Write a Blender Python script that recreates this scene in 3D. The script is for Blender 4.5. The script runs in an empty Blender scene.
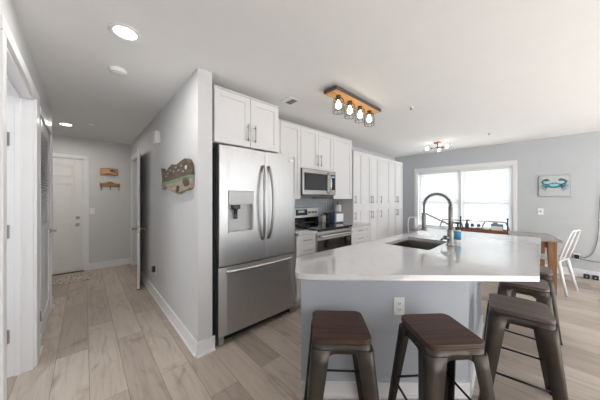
import bpy, bmesh, math, random
from mathutils import Vector, Matrix
random.seed(7)
PI = math.pi
scene = bpy.context.scene
COL = scene.collection

# ------------------------------------------------------------------ camera
TH = 0.754
cam_data = bpy.data.cameras.new('camera')
cam = bpy.data.objects.new('camera', cam_data); COL.objects.link(cam)
cam.location = (0, 0, 1.316)
cam.rotation_euler = (PI/2, 0, -TH)
cam_data.sensor_width = 36.0
cam_data.lens = 229.4/600*36.0
cam_data.shift_y = -1.8/600
cam_data.clip_start = 0.02
scene.camera = cam

# ------------------------------------------------------------------ world, light, exposure
world = bpy.data.worlds.new('sky'); scene.world = world
world.use_nodes = True
bg = world.node_tree.nodes['Background']
bg.inputs['Color'].default_value = (0.96, 0.98, 1.0, 1)
bg.inputs['Strength'].default_value = 1.8

def area(name, loc, rot, sx, sy, power, color=(1, 1, 1)):
    d = bpy.data.lights.new(name, 'AREA'); d.shape = 'RECTANGLE'; d.size = sx; d.size_y = sy
    d.energy = power; d.color = color
    o = bpy.data.objects.new(name, d); COL.objects.link(o)
    o.location = loc; o.rotation_euler = rot
    return o
# fill lamp added behind the camera, then daylight entering the dining window
area('fill_rear_opening', (2.9, -3.35, 1.25), (-PI/2, 0, PI), 5.2, 2.1, 28, (0.96, 0.98, 1.0))
area('daylight_dining_window', (6.30, 1.30, 1.35), (0, PI/2, 0), 1.5, 1.8, 14, (0.96, 0.98, 1.0))

area('fill_side_room', (-1.72, 2.3, 1.4), (0, -PI/2, 0), 1.4, 1.3, 12, (0.96, 0.98, 1.0))  # fill lamp added in the unseen side room to brighten the partition
sun_d = bpy.data.lights.new('bounce_sun', 'SUN'); sun_d.energy = 28.0; sun_d.angle = math.radians(3); sun_d.color = (0.87, 0.94, 1.0)
bounce_sun = bpy.data.objects.new('bounce_sun', sun_d); COL.objects.link(bounce_sun)      # added: falls through the rear openings, bouncing off the unseen floor to the ceiling
bounce_sun.rotation_euler = (math.radians(40), 0, math.radians(8))
scene.view_settings.view_transform = 'Standard'
scene.view_settings.look = 'None'
scene.view_settings.exposure = 0.52
scene.view_settings.gamma = 1.0
scene.view_settings.use_curve_mapping = False
scene.render.engine = 'CYCLES'
scene.cycles.max_bounces = 14
scene.cycles.diffuse_bounces = 7
scene.cycles.glossy_bounces = 5
scene.cycles.transmission_bounces = 8
scene.cycles.transparent_max_bounces = 16
scene.cycles.caustics_reflective = False
scene.cycles.caustics_refractive = False
scene.cycles.sample_clamp_indirect = 6.0

# ------------------------------------------------------------------ materials
def s2l(c):
    return tuple((v/255/12.92 if v/255 <= .04045 else ((v/255+.055)/1.055)**2.4) for v in c)

def base_mat(name):
    m = bpy.data.materials.new(name); m.use_nodes = True
    nt = m.node_tree
    return m, nt, nt.nodes['Principled BSDF']

def N(nt, kind, **kw):
    n = nt.nodes.new(kind)
    for k, v in kw.items(): setattr(n, k, v)
    return n

def coords(nt, scale=(1, 1, 1), rot=(0, 0, 0), kind='Object'):
    tc = N(nt, 'ShaderNodeTexCoord'); mp = N(nt, 'ShaderNodeMapping')
    mp.inputs['Scale'].default_value = scale; mp.inputs['Rotation'].default_value = rot
    nt.links.new(tc.outputs[kind], mp.inputs['Vector'])
    return mp.outputs['Vector']

def ramp(nt, fac, stops):
    r = N(nt, 'ShaderNodeValToRGB')
    els = r.color_ramp.elements
    while len(els) < len(stops): els.new(0.5)
    for e, (p, c) in zip(els, stops):
        e.position = p; e.color = (*c, 1) if len(c) == 3 else c
    nt.links.new(fac, r.inputs['Fac'])
    return r.outputs['Color']

def paint(name, rgb, rough=0.5, var=0.03, metallic=0.0, spec=0.5, scale=6.0, bump=0.0):
    """plain coat with a faint mottling"""
    m, nt, b = base_mat(name)
    c = s2l(rgb)
    v = coords(nt)
    n = N(nt, 'ShaderNodeTexNoise'); n.inputs['Scale'].default_value = scale; n.inputs['Detail'].default_value = 4
    nt.links.new(v, n.inputs['Vector'])
    lo = tuple(x*(1-var) for x in c); hi = tuple(min(1, x*(1+var)) for x in c)
    nt.links.new(ramp(nt, n.outputs['Fac'], [(0.3, lo), (0.7, hi)]), b.inputs['Base Color'])
    b.inputs['Roughness'].default_value = rough; b.inputs['Metallic'].default_value = metallic
    b.inputs['Specular IOR Level'].default_value = spec
    if bump:
        n2 = N(nt, 'ShaderNodeTexNoise'); n2.inputs['Scale'].default_value = 220; nt.links.new(v, n2.inputs['Vector'])
        bp = N(nt, 'ShaderNodeBump'); bp.inputs['Strength'].default_value = bump; bp.inputs['Distance'].default_value = .002
        nt.links.new(n2.outputs['Fac'], bp.inputs['Height']); nt.links.new(bp.outputs['Normal'], b.inputs['Normal'])
    return m

def brushed(name, rgb, rough=0.27, stretch=(60, 60, 1.2), amount=0.10):
    m, nt, b = base_mat(name)
    c = s2l(rgb)
    v = coords(nt, stretch)
    n = N(nt, 'ShaderNodeTexNoise'); n.inputs['Scale'].default_value = 6; n.inputs['Detail'].default_value = 3
    nt.links.new(v, n.inputs['Vector'])
    nt.links.new(ramp(nt, n.outputs['Fac'], [(0.3, tuple(x*.93 for x in c)), (0.7, tuple(min(1, x*1.05) for x in c))]), b.inputs['Base Color'])
    mr = N(nt, 'ShaderNodeMapRange'); mr.inputs['To Min'].default_value = rough-amount/2; mr.inputs['To Max'].default_value = rough+amount/2
    nt.links.new(n.outputs['Fac'], mr.inputs['Value']); nt.links.new(mr.outputs['Result'], b.inputs['Roughness'])
    b.inputs['Metallic'].default_value = 1.0
    return m

def wood(name, dark, light, axis='X', rough=0.45, scale=1.0, planks=0):
    m, nt, b = base_mat(name)
    s = {'X': (1.6, 22, 22), 'Y': (22, 1.6, 22), 'Z': (22, 22, 1.6)}[axis]
    v = coords(nt, tuple(k*scale for k in s))
    n = N(nt, 'ShaderNodeTexNoise'); n.inputs['Scale'].default_value = 2.2; n.inputs['Detail'].default_value = 6; n.inputs['Distortion'].default_value = 0.6
    nt.links.new(v, n.inputs['Vector'])
    col = ramp(nt, n.outputs['Fac'], [(0.28, s2l(dark)), (0.5, tuple((a+b2)/2 for a, b2 in zip(s2l(dark), s2l(light)))), (0.72, s2l(light))])
    nt.links.new(col, b.inputs['Base Color'])
    b.inputs['Roughness'].default_value = rough
    bp = N(nt, 'ShaderNodeBump'); bp.inputs['Strength'].default_value = .15; bp.inputs['Distance'].default_value = .002
    nt.links.new(n.outputs['Fac'], bp.inputs['Height']); nt.links.new(bp.outputs['Normal'], b.inputs['Normal'])
    return m

def floor_material():
    m, nt, b = base_mat('oak_plank_floor')
    L = nt.links
    tc = N(nt, 'ShaderNodeTexCoord'); sp = N(nt, 'ShaderNodeSeparateXYZ'); L.new(tc.outputs['Object'], sp.inputs[0])
    sx = N(nt, 'ShaderNodeMath', operation='ADD'); sx.inputs[1].default_value = 20*0.195 - 0.22; L.new(sp.outputs['X'], sx.inputs[0])
    sy = N(nt, 'ShaderNodeMath', operation='ADD'); sy.inputs[1].default_value = 20.0; L.new(sp.outputs['Y'], sy.inputs[0])
    cb = N(nt, 'ShaderNodeCombineXYZ'); L.new(sy.outputs[0], cb.inputs['X']); L.new(sx.outputs[0], cb.inputs['Y'])
    br = N(nt, 'ShaderNodeTexBrick'); L.new(cb.outputs[0], br.inputs['Vector'])
    br.offset = 0.37; br.offset_frequency = 2; br.squash = 1.0
    br.inputs['Scale'].default_value = 1.0
    br.inputs['Brick Width'].default_value = 1.22; br.inputs['Row Height'].default_value = 0.195
    br.inputs['Mortar Size'].default_value = 0.0016; br.inputs['Mortar Smooth'].default_value = 0.1; br.inputs['Bias'].default_value = 0.0
    br.inputs['Color1'].default_value = (0.0, 0.0, 0.0, 1); br.inputs['Color2'].default_value = (1, 1, 1, 1)
    br.inputs['Mortar'].default_value = (0.5, 0.5, 0.5, 1)
    # grain, shifted per plank
    sh = N(nt, 'ShaderNodeVectorMath', operation='MULTIPLY_ADD')
    L.new(br.outputs['Color'], sh.inputs[0]); sh.inputs[1].default_value = (37.0, 19.0, 11.0); L.new(tc.outputs['Object'], sh.inputs[2])
    mp = N(nt, 'ShaderNodeMapping'); mp.inputs['Scale'].default_value = (22, 1.7, 22); L.new(sh.outputs[0], mp.inputs['Vector'])
    g = N(nt, 'ShaderNodeTexNoise'); g.inputs['Scale'].default_value = 1.4; g.inputs['Detail'].default_value = 7; g.inputs['Distortion'].default_value = 0.8
    L.new(mp.outputs[0], g.inputs['Vector'])
    mp2 = N(nt, 'ShaderNodeMapping'); mp2.inputs['Scale'].default_value = (7.5, 2.6, 7); L.new(sh.outputs[0], mp2.inputs['Vector'])
    k = N(nt, 'ShaderNodeTexNoise'); k.inputs['Scale'].default_value = 1.0; k.inputs['Detail'].default_value = 5; k.inputs['Distortion'].default_value = 1.2
    L.new(mp2.outputs[0], k.inputs['Vector'])
    plank = ramp(nt, br.outputs['Color'], [(0.0, s2l((160, 148, 138))), (0.3, s2l((184, 172, 161))), (0.65, s2l((199, 188, 177))), (1.0, s2l((178, 166, 155)))])
    grain = ramp(nt, g.outputs['Fac'], [(0.25, (0.78, 0.76, 0.74)), (0.5, (0.96, 0.955, 0.95)), (0.75, (1.05, 1.05, 1.05))])
    mx = N(nt, 'ShaderNodeMix', data_type='RGBA', blend_type='MULTIPLY'); mx.inputs['Factor'].default_value = 1.0
    L.new(plank, mx.inputs['A']); L.new(grain, mx.inputs['B'])
    knot = ramp(nt, k.outputs['Fac'], [(0.56, (1, 1, 1)), (0.68, (0.82, 0.79, 0.76)), (0.80, (0.50, 0.45, 0.41))])
    mx2 = N(nt, 'ShaderNodeMix', data_type='RGBA', blend_type='MULTIPLY'); mx2.inputs['Factor'].default_value = 1.0
    L.new(mx.outputs['Result'], mx2.inputs['A']); L.new(knot, mx2.inputs['B'])
    mx3 = N(nt, 'ShaderNodeMix', data_type='RGBA'); L.new(br.outputs['Fac'], mx3.inputs['Factor'])
    L.new(mx2.outputs['Result'], mx3.inputs['A']); mx3.inputs['B'].default_value = (*s2l((128, 113, 100)), 1)
    L.new(mx3.outputs['Result'], b.inputs['Base Color'])
    b.inputs['Roughness'].default_value = 0.42
    bp = N(nt, 'ShaderNodeBump'); bp.inputs['Strength'].default_value = 0.12; bp.inputs['Distance'].default_value = 0.002
    L.new(g.outputs['Fac'], bp.inputs['Height']); L.new(bp.outputs['Normal'], b.inputs['Normal'])
    return m

def quartz_material():
    m, nt, b = base_mat('white_quartz')
    v = coords(nt)
    n = N(nt, 'ShaderNodeTexNoise'); n.inputs['Scale'].default_value = 3.0; n.inputs['Detail'].default_value = 8; n.inputs['Distortion'].default_value = 1.6
    nt.links.new(v, n.inputs['Vector'])
    nt.links.new(ramp(nt, n.outputs['Fac'], [(0.0, s2l((196, 197, 199))), (0.46, s2l((199, 200, 202))), (0.5, s2l((195, 195, 196))), (0.54, s2l((199, 200, 202))), (1, s2l((201, 202, 204)))]), b.inputs['Base Color'])
    b.inputs['Roughness'].default_value = 0.03
    b.inputs['Specular IOR Level'].default_value = 0.8; b.inputs['Coat Weight'].default_value = 0.6; b.inputs['Coat Roughness'].default_value = 0.02
    return m

def tile_material():
    m, nt, b = base_mat('backsplash_tile')
    v = coords(nt, (1, 1, 1), (PI/2, 0, 0))
    br = N(nt, 'ShaderNodeTexBrick'); nt.links.new(v, br.inputs['Vector'])
    br.inputs['Scale'].default_value = 1.0; br.inputs['Brick Width'].default_value = 0.15; br.inputs['Row Height'].default_value = 0.05
    br.inputs['Mortar Size'].default_value = 0.002
    br.inputs['Color1'].default_value = (*s2l((168, 174, 180)), 1); br.inputs['Color2'].default_value = (*s2l((184, 189, 193)), 1); br.inputs['Mortar'].default_value = (*s2l((196, 198, 200)), 1)
    nt.links.new(br.outputs['Color'], b.inputs['Base Color']); b.inputs['Roughness'].default_value = 0.2
    return m

def rug_material():
    m, nt, b = base_mat('woven_rug')
    v = coords(nt)
    vo = N(nt, 'ShaderNodeTexVoronoi'); vo.inputs['Scale'].default_value = 38; nt.links.new(v, vo.inputs['Vector'])
    n = N(nt, 'ShaderNodeTexNoise'); n.inputs['Scale'].default_value = 16; n.inputs['Detail'].default_value = 6; nt.links.new(v, n.inputs['Vector'])
    mx = N(nt, 'ShaderNodeMix', data_type='FLOAT'); mx.inputs[0].default_value = 0.5
    nt.links.new(vo.outputs['Distance'], mx.inputs[2]); nt.links.new(n.outputs['Fac'], mx.inputs[3])
    nt.links.new(ramp(nt, mx.outputs[0], [(0.30, s2l((92, 78, 70))), (0.42, s2l((176, 160, 146))), (0.55, s2l((206, 196, 184)))]), b.inputs['Base Color'])
    b.inputs['Roughness'].default_value = 0.95
    return m

def emitter(name, rgb, strength):
    m, nt, b = base_mat(name)
    b.inputs['Base Color'].default_value = (*rgb, 1)
    b.inputs['Emission Color'].default_value = (*rgb, 1); b.inputs['Emission Strength'].default_value = strength
    return m

def clear_glass(name, gloss=0.05):
    m = bpy.data.materials.new(name); m.use_nodes = True
    nt = m.node_tree; nt.nodes.clear()
    out = N(nt, 'ShaderNodeOutputMaterial'); mix = N(nt, 'ShaderNodeMixShader')
    tr = N(nt, 'ShaderNodeBsdfTransparent'); gl = N(nt, 'ShaderNodeBsdfGlossy'); gl.inputs['Roughness'].default_value = 0.02
    tr.inputs['Color'].default_value = (0.97, 0.985, 0.98, 1)
    lw = N(nt, 'ShaderNodeLayerWeight'); lw.inputs['Blend'].default_value = gloss*3
    mf = N(nt, 'ShaderNodeMath', operation='MINIMUM'); mf.inputs[1].default_value = 0.30
    nt.links.new(lw.outputs['Fresnel'], mf.inputs[0]); nt.links.new(mf.outputs[0], mix.inputs[0])
    nt.links.new(tr.outputs[0], mix.inputs[1]); nt.links.new(gl.outputs[0], mix.inputs[2]); nt.links.new(mix.outputs[0], out.inputs[0])
    return m

def translucent(name, rgb, amount=0.5):
    m, nt, b = base_mat(name)
    b.inputs['Base Color'].default_value = (*s2l(rgb), 1); b.inputs['Roughness'].default_value = 0.4
    t = N(nt, 'ShaderNodeBsdfTranslucent'); t.inputs['Color'].default_value = (*s2l(rgb), 1)
    mix = N(nt, 'ShaderNodeMixShader'); mix.inputs[0].default_value = amount
    nt.links.new(b.outputs[0], mix.inputs[1]); nt.links.new(t.outputs[0], mix.inputs[2])
    nt.links.new(mix.outputs[0], nt.nodes['Material Output'].inputs[0])
    return m

M = {}
M['wall'] = paint('grey_wall_paint', (208, 209, 211), 0.6, 0.012, bump=0.05)
M['wall_dining'] = paint('blue_grey_wall_paint', (190, 194, 198), 0.6, 0.012, bump=0.05)
M['ceiling'] = paint('white_ceiling_paint', (236, 236, 236), 0.7, 0.01)
M['trim'] = paint('white_trim_paint', (232, 233, 235), 0.35, 0.01)
M['door'] = paint('white_door_paint', (226, 225, 223), 0.4, 0.01)
M['cabinet'] = paint('white_cabinet_paint', (224, 224, 225), 0.38, 0.008)
M['floor'] = floor_material()
M['quartz'] = quartz_material()
M['island'] = paint('pale_blue_grey_paint', (178, 183, 191), 0.5, 0.012)
M['tile'] = tile_material()
M['steel'] = brushed('brushed_stainless', (194, 194, 194), 0.40)
M['steel_h'] = brushed('brushed_stainless_across', (192, 191, 189), 0.24, (1.2, 60, 60))
M['steel_soft'] = brushed('satin_stainless', (214, 213, 211), 0.48, (1.2, 60, 60))
M['sink'] = brushed('sink_stainless', (150, 146, 142), 0.34, (30, 1.2, 30))
M['nickel'] = brushed('brushed_nickel', (176, 174, 170), 0.3, (3, 3, 60))
M['faucet'] = brushed('spot_resist_nickel', (142, 140, 138), 0.32, (20, 20, 2))
M['chrome'] = brushed('polished_steel', (205, 205, 206), 0.12, (2, 2, 40), 0.04)
M['black'] = paint('black_enamel', (24, 25, 27), 0.3, 0.05)
M['black_glass'] = paint('black_glass', (14, 15, 17), 0.06, 0.02)
M['dark_glass'] = paint('dark_tinted_glass', (44, 46, 49), 0.08, 0.03)
M['dark_plastic'] = paint('dark_plastic', (40, 41, 44), 0.4, 0.04)
M['fridge_side'] = paint('charcoal_fridge_side', (52, 54, 57), 0.4, 0.05)
M['plastic_white'] = paint('white_plastic', (236, 236, 234), 0.35, 0.01)
M['plastic_grey'] = paint('grey_plastic', (150, 152, 154), 0.4, 0.02)
M['gunmetal'] = paint('gunmetal_coat', (74, 69, 64), 0.36, 0.16, metallic=0.75, scale=9)
M['silver'] = paint('silver_plastic', (196, 197, 198), 0.35, 0.02)
M['bronze'] = paint('dark_bronze', (78, 70, 62), 0.35, 0.05, metallic=0.8)
M['walnut'] = wood('dark_walnut_seat', (38, 23, 17), (92, 61, 46), 'X', 0.38, 1.0)
M['walnut_sheen'] = wood('walnut_seat_window_sheen', (52, 42, 39), (104, 90, 84), 'X', 0.34, 1.0)  # walnut seat with the window's grey reflection put into its colour
M['oak'] = wood('honey_oak', (112, 78, 50), (152, 112, 74), 'Z', 0.45)
M['fixture_wood'] = wood('fixture_pine', (186, 128, 70), (226, 172, 108), 'X', 0.5)
M['fixture_edge'] = paint('charred_wood_edge', (84, 74, 68), 0.6, 0.12)
M['tabletop'] = wood('taupe_tabletop', (134, 126, 119), (160, 152, 145), 'Y', 0.22)
M['traywood'] = wood('tray_wood', (110, 68, 46), (152, 100, 70), 'Y', 0.5)
M['white_metal'] = paint('white_powder_coat', (232, 233, 234), 0.35, 0.02)
M['grey_and_backlit_metal'] = paint('grey_metal_and_backlit_white', (112, 116, 120), 0.4, 0.03, metallic=0.4)  # grey tray handle, and white chairs painted dark as window silhouettes
M['rug'] = rug_material()
M['glass'] = clear_glass('window_glass')
M['globe'] = clear_glass('globe_glass', 0.06)
M['blind'] = translucent('white_vinyl_slat', (242, 243, 244), 0.24)
M['bulb'] = emitter('filament_bulb', (1.0, 0.87, 0.66), 9)
M['bulb_cool'] = emitter('globe_bulb', (1.0, 0.93, 0.84), 10)
M['lens'] = emitter('recessed_lens', (1.0, 0.96, 0.90), 9)
M['display'] = emitter('range_display', (0.22, 0.32, 0.42), 0.35)
M['copper'] = paint('copper_coat', (176, 122, 92), 0.35, 0.05, metallic=0.8)
M['blue_label'] = paint('blue_label', (66, 140, 176), 0.5, 0.12, scale=40)
M['toaster_blue'] = paint('slate_blue_enamel', (112, 132, 160), 0.35, 0.03)
M['paper'] = paint('paper_white', (238, 232, 226), 0.8, 0.02)
M['fabric_blue'] = paint('blue_grey_napkin', (112, 128, 146), 0.8, 0.06)
M['navy'] = paint('navy_ceramic', (62, 78, 98), 0.3, 0.05)
M['teal'] = paint('teal_paint', (42, 128, 140), 0.6, 0.3, scale=30)
M['teal_light'] = paint('pale_teal_paint', (140, 196, 204), 0.6, 0.2, scale=40)
M['canvas'] = wood('whitewashed_canvas', (184, 187, 188), (200, 203, 204), 'Y', 0.8)
M['canvas_edge'] = paint('canvas_edge', (126, 130, 134), 0.7, 0.06)
M['fish_dark'] = wood('fish_umber_boards', (62, 50, 42), (112, 96, 82), 'Y', 0.6)
M['fish_tan'] = wood('fish_tan_boards', (138, 124, 106), (186, 172, 150), 'Y', 0.65)
M['fish_green'] = paint('fish_green_stripe', (112, 140, 120), 0.6, 0.15, scale=25)
M['sign_wood'] = wood('sign_pine', (176, 122, 84), (222, 172, 126), 'X', 0.55)
M['rack_wood'] = wood('rack_wood', (118, 86, 48), (168, 130, 76), 'X', 0.55)
M['cord'] = paint('grey_cord', (86, 90, 96), 0.5, 0.03)

# ------------------------------------------------------------------ mesh helpers
class MB:
    """collects shapes in one bmesh; build() links them as ONE mesh object"""
    def __init__(self): self.bm = bmesh.new()
    def box(self, x0, x1, y0, y1, z0, z1, bev=0.0, seg=2):
        r = bmesh.ops.create_cube(self.bm, size=1.0)
        vs = r['verts']
        for v in vs:
            v.co = Vector((x0+(v.co.x+.5)*(x1-x0), y0+(v.co.y+.5)*(y1-y0), z0+(v.co.z+.5)*(z1-z0)))
        if bev > 0:
            es = list({e for v in vs for e in v.link_edges})
            bmesh.ops.bevel(self.bm, geom=es, offset=bev, segments=seg, affect='EDGES', profile=0.5)
        return self
    def cyl(self, p0, p1, r0, r1=None, n=20, cap=True):
        r1 = r0 if r1 is None else r1
        p0, p1 = Vector(p0), Vector(p1); d = p1-p0
        q = d.to_track_quat('Z', 'Y')
        A = []; B = []
        for i in range(n):
            a = 2*PI*i/n; o = Vector((math.cos(a), math.sin(a), 0))
            A.append(self.bm.verts.new(p0+q@(o*r0))); B.append(self.bm.verts.new(p1+q@(o*r1)))
        for i in range(n):
            f = self.bm.faces.new((A[i], A[(i+1) % n], B[(i+1) % n], B[i])); f.smooth = True
        if cap:
            self.bm.faces.new(A[::-1]); self.bm.faces.new(B)
        return self
    def tube(self, pts, r, n=10, closed=False):
        pts = [Vector(p) for p in pts]; k = len(pts); rings = []
        rad = r if isinstance(r, (list, tuple)) else [r]*k
        up = None
        for i, p in enumerate(pts):
            a = pts[(i-1) % k] if (closed or i > 0) else p
            b = pts[(i+1) % k] if (closed or i < k-1) else p
            t = (b-a).normalized()
            if up is None:
                up = t.orthogonal().normalized()
            up = (up - t*up.dot(t))
            up = up.normalized() if up.length > 1e-6 else t.orthogonal().normalized()
            s = t.cross(up)
            rings.append([self.bm.verts.new(p+(up*math.cos(2*PI*j/n)+s*math.sin(2*PI*j/n))*rad[i]) for j in range(n)])
        m = k if closed else k-1
        for i in range(m):
            A, B = rings[i], rings[(i+1) % k]
            for j in range(n):
                f = self.bm.faces.new((A[j], A[(j+1) % n], B[(j+1) % n], B[j])); f.smooth = True
        if not closed:
            self.bm.faces.new(rings[0][::-1]); self.bm.faces.new(rings[-1])
        return self
    def lathe(self, prof, c=(0, 0, 0), n=24, axis='Z'):
        rings = []
        for r, z in prof:
            ring = []
            for i in range(n):
                a = 2*PI*i/n
                p = Vector((max(r, 1e-4)*math.cos(a), max(r, 1e-4)*math.sin(a), z))
                if axis == 'Y': p = Vector((p.x, p.z, p.y))
                if axis == 'X': p = Vector((p.z, p.x, p.y))
                ring.append(self.bm.verts.new(p+Vector(c)))
            rings.append(ring)
        for A, B in zip(rings, rings[1:]):
            for i in range(n):
                f = self.bm.faces.new((A[i], A[(i+1) % n], B[(i+1) % n], B[i])); f.smooth = True
        self.bm.faces.new(rings[0][::-1]); self.bm.faces.new(rings[-1])
        return self
    def prism(self, pts, vec):
        """closed outline (3-D points in one plane) pushed along vec"""
        vec = Vector(vec)
        A = [self.bm.verts.new(Vector(p)) for p in pts]; B = [self.bm.verts.new(Vector(p)+vec) for p in pts]
        n = len(A)
        for i in range(n): self.bm.faces.new((A[i], A[(i+1) % n], B[(i+1) % n], B[i]))
        self.bm.faces.new(A[::-1]); self.bm.faces.new(B)
        return self
    def plate(self, loops, z0, z1):
        """flat slab with holes: loops of (x,y)"""
        es = []
        for lp in loops:
            vs = [self.bm.verts.new((x, y, z1)) for x, y in lp]
            es += [self.bm.edges.new((vs[i], vs[(i+1) % len(vs)])) for i in range(len(vs))]
        r = bmesh.ops.triangle_fill(self.bm, use_beauty=True, use_dissolve=False, edges=es)
        fs = [g for g in r['geom'] if isinstance(g, bmesh.types.BMFace)]
        ex = bmesh.ops.extrude_face_region(self.bm, geom=fs)
        bmesh.ops.translate(self.bm, vec=(0, 0, z0-z1), verts=[g for g in ex['geom'] if isinstance(g, bmesh.types.BMVert)])
        return self
    def build(self, name, mat, parent=None, loc=None, rot=None, bevel=0.0, mats=None):
        bmesh.ops.recalc_face_normals(self.bm, faces=self.bm.faces[:])
        me = bpy.data.meshes.new(name); self.bm.to_mesh(me); self.bm.free()
        o = bpy.data.objects.new(name, me); COL.objects.link(o)
        for mm in ([mat] if mats is None else mats): me.materials.append(mm)
        if parent: o.parent = parent
        if loc: o.location = loc
        if rot: o.rotation_euler = rot
        if bevel:
            b = o.modifiers.new('soft_edge', 'BEVEL'); b.width = bevel; b.segments = 2; b.limit_method = 'ANGLE'; b.angle_limit = math.radians(40)
        return o

def tag(o, label, cat, group=None):
    o['label'] = label; o['category'] = cat
    if group: o['group'] = group
    return o
def thing(name, label, cat, loc=(0, 0, 0), rotz=0.0, group=None):
    o = bpy.data.objects.new(name, None); COL.objects.link(o)
    o.empty_display_size = 0.05
    o.location = loc; o.rotation_euler = (0, 0, rotz)
    return tag(o, label, cat, group)
def struct(o):
    o['kind'] = 'structure'; return o
def sbox(name, mat, *b, bev=0.0, parent=None):
    o = MB().box(*b, bev=bev).build(name, mat, parent)
    return o if parent else struct(o)
def copy_tree(o, parent=None):
    c = o.copy(); COL.objects.link(c)
    if parent: c.parent = parent
    for ch in list(o.children): copy_tree(ch, c)
    return c
def rrect(x0, x1, y0, y1, r, n=6):
    pts = []
    for cx, cy, a0 in ((x1-r, y1-r, 0), (x0+r, y1-r, PI/2), (x0+r, y0+r, PI), (x1-r, y0+r, 1.5*PI)):
        for i in range(n+1):
            a = a0+PI/2*i/n; pts.append((cx+r*math.cos(a), cy+r*math.sin(a)))
    return pts
def round_poly(pts, radii, n=8):
    out = []; k = len(pts)
    for i in range(k):
        p = Vector(pts[i]); a = Vector(pts[i-1]); b = Vector(pts[(i+1) % k]); r = radii[i]
        if r <= 0: out.append((p.x, p.y)); continue
        u = (a-p).normalized(); v = (b-p).normalized()
        p0 = p+u*r; p1 = p+v*r
        for j in range(n+1):
            t = j/n; q = p0*(1-t)**2+p*2*t*(1-t)+p1*t*t; out.append((q.x, q.y))
    return out

# ================================================================== SETTING
H = 2.40
XL, XP, XP2, XR = -0.292, 0.684, 0.806, 6.07      # hall left wall, partition faces, dining window wall
YE, YK, YF = 1.967, 2.74, 5.71                    # partition end, kitchen back wall, hall end wall
YB = -3.2
sbox('floor', M['floor'], -2.2, 6.3, YB-.4, 6.0, -0.08, 0.0)
c = MB(); c.box(-2.2, 6.3, YB-.4, 6.0, H, H+.12)
struct(c.build('ceiling', M['ceiling']))
# hall left wall with the near doorway and the louvred-door opening
w = MB()
w.box(XL-.13, XL, YB, 1.77, 0, H); w.box(XL-.13, XL, 1.77, 2.70, 2.085, H); w.box(XL-.13, XL, 2.70, 3.06, 0, H)
w.box(XL-.13, XL, 3.06, 3.88, 2.05, H); w.box(XL-.13, XL, 3.88, 4.10, 0, H)
w.box(-1.3, XL-.13, 3.98, 4.10, 0, H)
struct(w.build('wall_left', M['wall']))
w = MB(); w.box(-1.9, -1.8, 0.8, 3.98, 0, H); w.box(-1.8, XL-.13, 0.7, 0.8, 0, H); w.box(-1.3, -1.2, 3.0, 3.98, 0, H); w.box(-1.2, XL-.13, 2.9, 3.0, 0, H)
struct(w.build('wall_side_room', M['wall']))
sbox('wall_entry_side', M['wall'], -1.42, -1.3, 3.98, YF, 0, H)
w = MB(); w.box(-1.42, -0.955, YF, YF+.12, 0, H); w.box(-0.955, -0.005, YF, YF+.12, 2.03, H); w.box(-0.005, 1.6, YF, YF+.12, 0, H)
struct(w.build('wall_far', M['wall']))
# partition between hall and kitchen with the doorway near its far end
w = MB(); w.box(XP, XP2, YE, 4.74, 0, H); w.box(XP, XP2, 4.74, 5.54, 2.06, H); w.box(XP, XP2, 5.54, YF, 0, H)
struct(w.build('wall_partition', M['wall']))
sbox('wall_closet', M['wall'], 1.5, 1.6, YK+.12, YF, 0, H)
sbox('wall_kitchen', M['wall'], XP2, XR, YK, YK+.12, 0, H)
# dining wall with the window opening
WY0, WY1, WZ0, WZ1 = 0.42, 2.18, 0.58, 1.965
w = MB(); w.box(XR, XR+.14, YB, WY0, 0, H); w.box(XR, XR+.14, WY1, YK+.12, 0, H); w.box(XR, XR+.14, WY0, WY1, 0, WZ0); w.box(XR, XR+.14, WY0, WY1, WZ1, H)
struct(w.build('wall_right', M['wall_dining']))
# unseen rear wall, wide openings added to let in light
w = MB(); w.box(XL-.13, .35, YB-.12, YB, 0, H); w.box(.35, 5.45, YB-.12, YB, 2.25, H); w.box(5.45, XR+.14, YB-.12, YB, 0, H); w.box(2.75, 3.05, YB-.12, YB, 0, 2.25)
struct(w.build('wall_rear', M['wall']))

def baseboard(name, x0, x1, y0, y1, face):
    """tall board with a thin stepped cap and shoe; face = outward normal axis"""
    b = MB(); t = .014
    if face == '-X': b.box(x0-t, x0, y0, y1, 0, .125, .003); b.box(x0-t-.012, x0, y0, y1, 0, .018, .004)
    if face == '+X': b.box(x0, x0+t, y0, y1, 0, .125, .003); b.box(x0, x0+t+.012, y0, y1, 0, .018, .004)
    if face == '-Y': b.box(x0, x1, y0-t, y0, 0, .125, .003); b.box(x0, x1, y0-t-.012, y0, 0, .018, .004)
    return struct(b.build(name, M['trim']))
baseboard('baseboard_partition', XP, XP, YE+.0005, 4.665, '-X')
baseboard('baseboard_partition_end', XP-.014, XP2+.02, YE, YE, '-Y')
baseboard('baseboard_far', 0.05, XP, YF, YF, '-Y')
baseboard('baseboard_right', XR, XR, YB, YK, '-X')
baseboard('baseboard_left', XL, XL, 3.95, 4.11, '+X')
baseboard('baseboard_left_near', XL, XL, YB, 1.69, '+X')
baseboard('baseboard_left_mid', XL, XL, 2.865, 3.03, '+X')

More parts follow.
